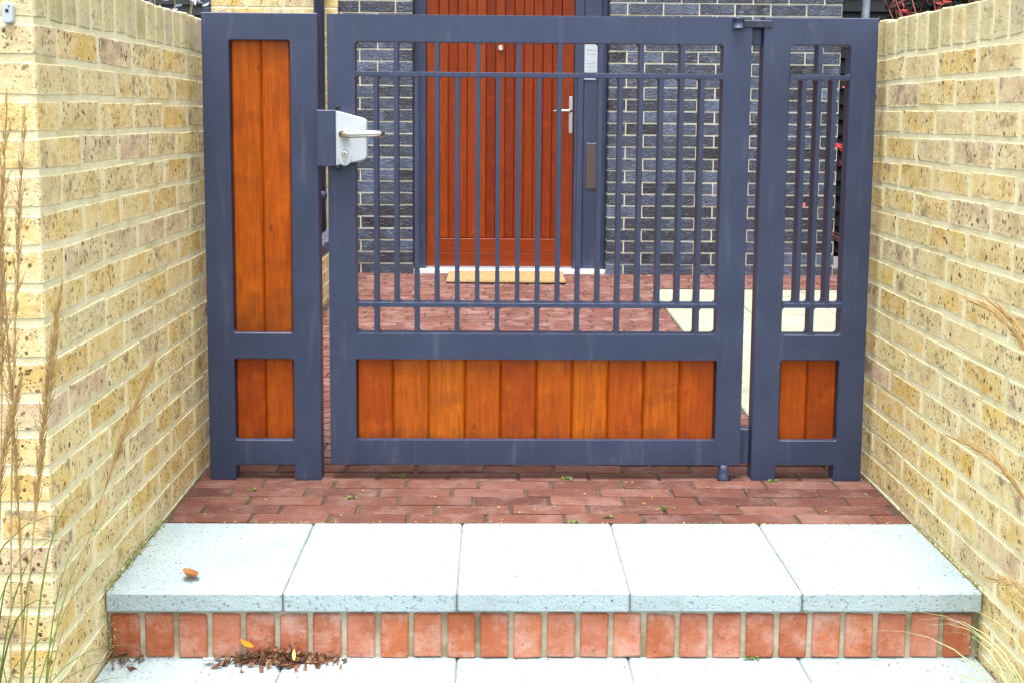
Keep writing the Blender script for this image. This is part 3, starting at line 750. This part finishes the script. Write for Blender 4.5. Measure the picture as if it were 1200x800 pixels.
# ------------------------------------------------------------------ ornamental grasses either side of the steps
def grass(name, base, label, stems, blades, seed, blade_mat):
    rng = random.Random(seed); g_ = empty(name, base); tag(g_, label, 'grass'); b0 = Vector(base)
    bm = bmesh.new()
    for p0, p1, p2, w in blades:
        bm_blade(bm, [Vector(q) - b0 for q in bez(p0, p1, p2, 9)], w)
    tag(fin(bm, 'blades', blade_mat, g_), kind='stuff')
    for p0, p1, p2, plume, dens in stems:
        c = [Vector(q) - b0 for q in bez(p0, p1, p2, 14)]
        tube('stem', c, [.0020 - .0010 * i / 14 for i in range(15)], 'straw', g_, 5)
        bm = bmesh.new(); n0 = int(14 * (1 - plume))
        for j in range(dens):
            t = rng.uniform(n0, 13.9); i = int(t); p = c[i].lerp(c[i + 1], t - i); d = (c[i + 1] - c[i]).normalized()
            k = math.sin(math.pi * min(1, (t - n0) / (14 - n0) * .85 + .12))
            s = Vector((rng.gauss(0, 1), rng.gauss(0, 1), rng.gauss(0, 1))) * .0065 * k
            L = rng.uniform(.02, .045)
            e = p + d * L + s
            bm_blade(bm, [p, p.lerp(e, .5) + s * .25, e], .0008)
        tag(fin(bm, 'seed_head', 'straw', g_), kind='stuff')
    return g_
rng = random.Random(2)
bl = []
for i in range(48):
    bx, by = -.93 + rng.uniform(-.10, .06), -.50 + rng.uniform(-.10, .08)
    tx, ty, tz = bx + rng.gauss(.04, .15), by + rng.uniform(-.15, .15), rng.uniform(-.1, .42)
    bl.append(((bx, by, -.30), (bx + (tx - bx) * .2, by, tz + rng.uniform(.0, .12)), (tx, ty, tz), rng.uniform(.0010, .0024)))
for i in range(7):
    bx, by = -.91 + rng.uniform(-.06, .06), -.46 + rng.uniform(-.08, .05)
    bl.append(((bx, by, -.30), (bx + .10, by, .10 + rng.uniform(-.12, .1)), (bx + rng.uniform(.18, .34), by - .02, -.06 + rng.uniform(-.06, .08)), .0016))
stl = [((-.90, -.50, -.3), (-.885, -.50, .45), (-.828, -.50, 1.09), .30, 150), ((-.92, -.50, -.3), (-.91, -.50, .4), (-.857, -.50, 1.13), .26, 130),
       ((-.88, -.50, -.3), (-.845, -.50, .45), (-.884, -.50, .93), .55, 240), ((-.90, -.50, -.3), (-.855, -.49, .35), (-.780, -.49, .785), .40, 420),
       ((-.91, -.48, -.3), (-.80, -.48, .25), (-.622, -.48, .66), .22, 150), ((-.96, -.52, -.3), (-.93, -.52, .35), (-.845, -.52, .62), .35, 200),
       ((-.95, -.5, -.3), (-.88, -.5, .45), (-.872, -.5, 1.02), .3, 120)]
grass('ornamental_grass', (-.93, -.5, -.30), 'ornamental grass with brown seed heads at the left wall\'s end', stl, bl, 6, 'green')
bl = []
for i in range(60):
    bx, by = 1.10 + rng.uniform(-.06, .16), -.42 + rng.uniform(-.12, .08)
    tx, ty, tz = bx + rng.gauss(-.13, .13), by + rng.uniform(-.1, .2), rng.uniform(-.2, .16)
    bl.append(((bx, by, -.30), (bx + (tx - bx) * .35, by, tz + rng.uniform(.04, .18)), (tx, ty, tz), rng.uniform(.0009, .0022)))
str_ = [((1.12, -.40, -.3), (1.19, -.34, .66), (.965, -.25, .735), .36, 200), ((1.13, -.40, -.3), (1.20, -.34, .60), (1.0, -.25, .735), .3, 90), ((1.14, -.40, -.3), (1.16, -.36, .40), (.955, -.22, .44), .3, 160), ((1.13, -.42, -.3), (1.14, -.40, .2), (.99, -.34, .19), .3, 70)]
grass('ornamental_grass', (1.12, -.42, -.30), 'pale green grass arching over the steps from the lower right corner', str_, bl, 7, 'palegrass')

# ------------------------------------------------------------------ leaves, litter, weeds, moss, small fitting
rng = random.Random(14)
def leaf(name, loc, rot, L, Wd, curl, mat, label):
    bm = bmesh.new(); bm_leaf(bm, Matrix.Identity(4), L, Wd, curl, rng)
    o = fin(bm, name, mat, None, loc, True, rot); tag(o, label, 'leaf'); so = o.modifiers.new('thick', 'SOLIDIFY'); so.thickness = .0006; return o
leaf('fallen_leaf', (-.731, .067, .007), (.15, .3, 1.1), .044, .042, .55, 'leaf_tan', 'curled tan leaf lying alone on the top step')
leaf('fallen_leaf', (-.582, -.010, ZT + .042), (.5, .2, 1.4), .034, .026, .5, 'leaf_orange', 'bright orange leaf on the heap of dead leaves')
leaf('fallen_leaf', (-.468, -.016, ZT + .024), (.9, .1, .3), .026, .009, .5, 'leaf_yellow', 'narrow yellow leaf at the right of the dead leaf heap')
leaf('fallen_leaf', (-.665, -.020, ZT + .012), (.3, .2, 2.2), .026, .020, .5, 'sill', 'small bleached leaf left of the dead leaf heap')
bm = bmesh.new()
for i in range(210):
    x = rng.triangular(-.675, -.345, -.50); h = max(.004, .022 * (1 - abs(x + .51) / .18))
    y = .008 - abs(rng.gauss(0, .020)); z = ZT + .003 + rng.uniform(0, h) * max(.1, 1 + y / .05)
    mt = Matrix.Translation((x, y, z)) @ Euler((rng.uniform(-1.2, 1.2), rng.uniform(-1.2, 1.2), rng.uniform(0, 6.28))).to_matrix().to_4x4()
    bm_leaf(bm, mt, rng.choice((.012, .016, .022, .034)) * rng.uniform(.7, 1.2), rng.uniform(.004, .016), rng.uniform(.1, .9), rng)
tag(fin(bm, 'leaf_litter', 'litter'), 'heap of dry dead leaves on the lower step against the riser', 'leaves', kind='stuff')
bm = bmesh.new()
for i in range(22):
    x = rng.uniform(-.895, -.82); y = .004 - abs(rng.gauss(0, .02)); z = ZT + .003 + rng.uniform(0, .025) * max(0, (-.81 - x) / .085 + .2)
    mt = Matrix.Translation((x, y, z)) @ Euler((rng.uniform(-1, 1), rng.uniform(-1, 1), rng.uniform(0, 6.28))).to_matrix().to_4x4()
    bm_leaf(bm, mt, rng.uniform(.010, .030), rng.uniform(.005, .012), rng.uniform(.2, .8), rng)
tag(fin(bm, 'leaf_litter', 'litter'), 'few dead leaves in the left corner of the lower step', 'leaves', kind='stuff')
bm = bmesh.new()
for i in range(70):                                   # crumbs on the paving and steps
    if rng.random() < .6: x, y, z = rng.uniform(XL + .02, XR - .02), rng.uniform(.43, .78), .002
    elif rng.random() < .6: x, y, z = rng.uniform(XL + .02, XR - .02), rng.uniform(.405, .425), .002
    else: x, y, z = rng.uniform(XL + .02, XR - .02), rng.uniform(-.15, -.005), ZT + .002
    mt = Matrix.Translation((x, y, z)) @ Euler((rng.uniform(-.3, .3), rng.uniform(-.3, .3), rng.uniform(0, 6.28))).to_matrix().to_4x4()
    bm_leaf(bm, mt, rng.uniform(.005, .013), rng.uniform(.003, .006), .3, rng)
tag(fin(bm, 'leaf_crumbs', 'straw'), 'crumbs of dry leaf scattered over the brick paving and steps', 'debris', kind='stuff')
weeds = [(.21, .765, 'beneath the middle of the gate'), (-.30, .782, 'below the left third of the gate'), (-.72, .66, 'in front of the left panel'), (.305, .455, 'at the back edge of the middle step slab'), (.205, .425, 'in the joint behind the middle slab'), (.485, .52, 'in the paving below the gate right of middle'), (.835, .742, 'at the left foot of the right panel'), (-.42, .60, 'in the paving below the lock side of the gate'), (.60, .012 - .006, 'at the foot of the riser right of middle')]
for i, (x, y, where) in enumerate(weeds):
    z = ZT if y < .1 else 0
    w = empty('weed', (x, y, z)); tag(w, 'tiny green weed ' + where, 'weed', 'weeds in the paving joints')
    bm = bmesh.new()
    for _ in range(11):
        a = rng.uniform(0, 6.28); L = rng.uniform(.006, .015)
        mt = Matrix.Translation((rng.uniform(-.02, .02), math.sin(a) * L * .2, .001 + rng.uniform(0, .006))) @ Euler((rng.uniform(.1, .9), 0, a)).to_matrix().to_4x4()
        bm_leaf(bm, mt, L, .006, .4, rng)
    fin(bm, 'leaves', 'weed', w)
bm = bmesh.new()
for i in range(520):                                  # moss in the corner of slab and left wall, in step joints
    t = rng.random()
    if t < .5: x, y, z = XL + abs(rng.gauss(0, .008)), rng.uniform(.0, .42), rng.uniform(0, .008)
    elif t < .65: x, y, z = XR - abs(rng.gauss(0, .005)), rng.uniform(.0, .42), rng.uniform(0, .005)
    elif t < .85: x, y, z = rng.uniform(XL, XR), .422 + rng.gauss(0, .003), rng.uniform(-.003, .002)
    else: x, y, z = rng.choice((XL + .012, XR - .012)) + rng.gauss(0, .006), .012 - abs(rng.gauss(0, .006)), ZT + rng.uniform(0, .1)
    mt = Matrix.Translation((x, y, z)) @ Euler((rng.uniform(-1, 1), rng.uniform(-1, 1), rng.uniform(0, 6.28))).to_matrix().to_4x4()
    bm_leaf(bm, mt, rng.uniform(.004, .010), rng.uniform(.002, .005), .4, rng)
tag(fin(bm, 'moss', 'moss'), 'thin moss in the corners of the steps and walls', 'moss', kind='stuff')
# small white fitting at the top of the left wall's end
wf = empty('wall_fitting', (-.955, YC, 1.2745)); tag(wf, 'small white plastic fitting with a dark hole on the left wall\'s end', 'fitting')
plate('cover', rrect(-.0105, .0105, 0, .040, .007), [], -.010, .001, 'white', wf, .002)
lathe('hole', [(.0036, 0), (.0036, .0008)], 'black', wf, (0, -.0101, .0235), (math.pi / 2, 0, 0), 12)
lathe('screw', [(.0017, 0), (.0017, .0008)], 'bronze', wf, (.004, -.0101, .032), (math.pi / 2, 0, 0), 10)
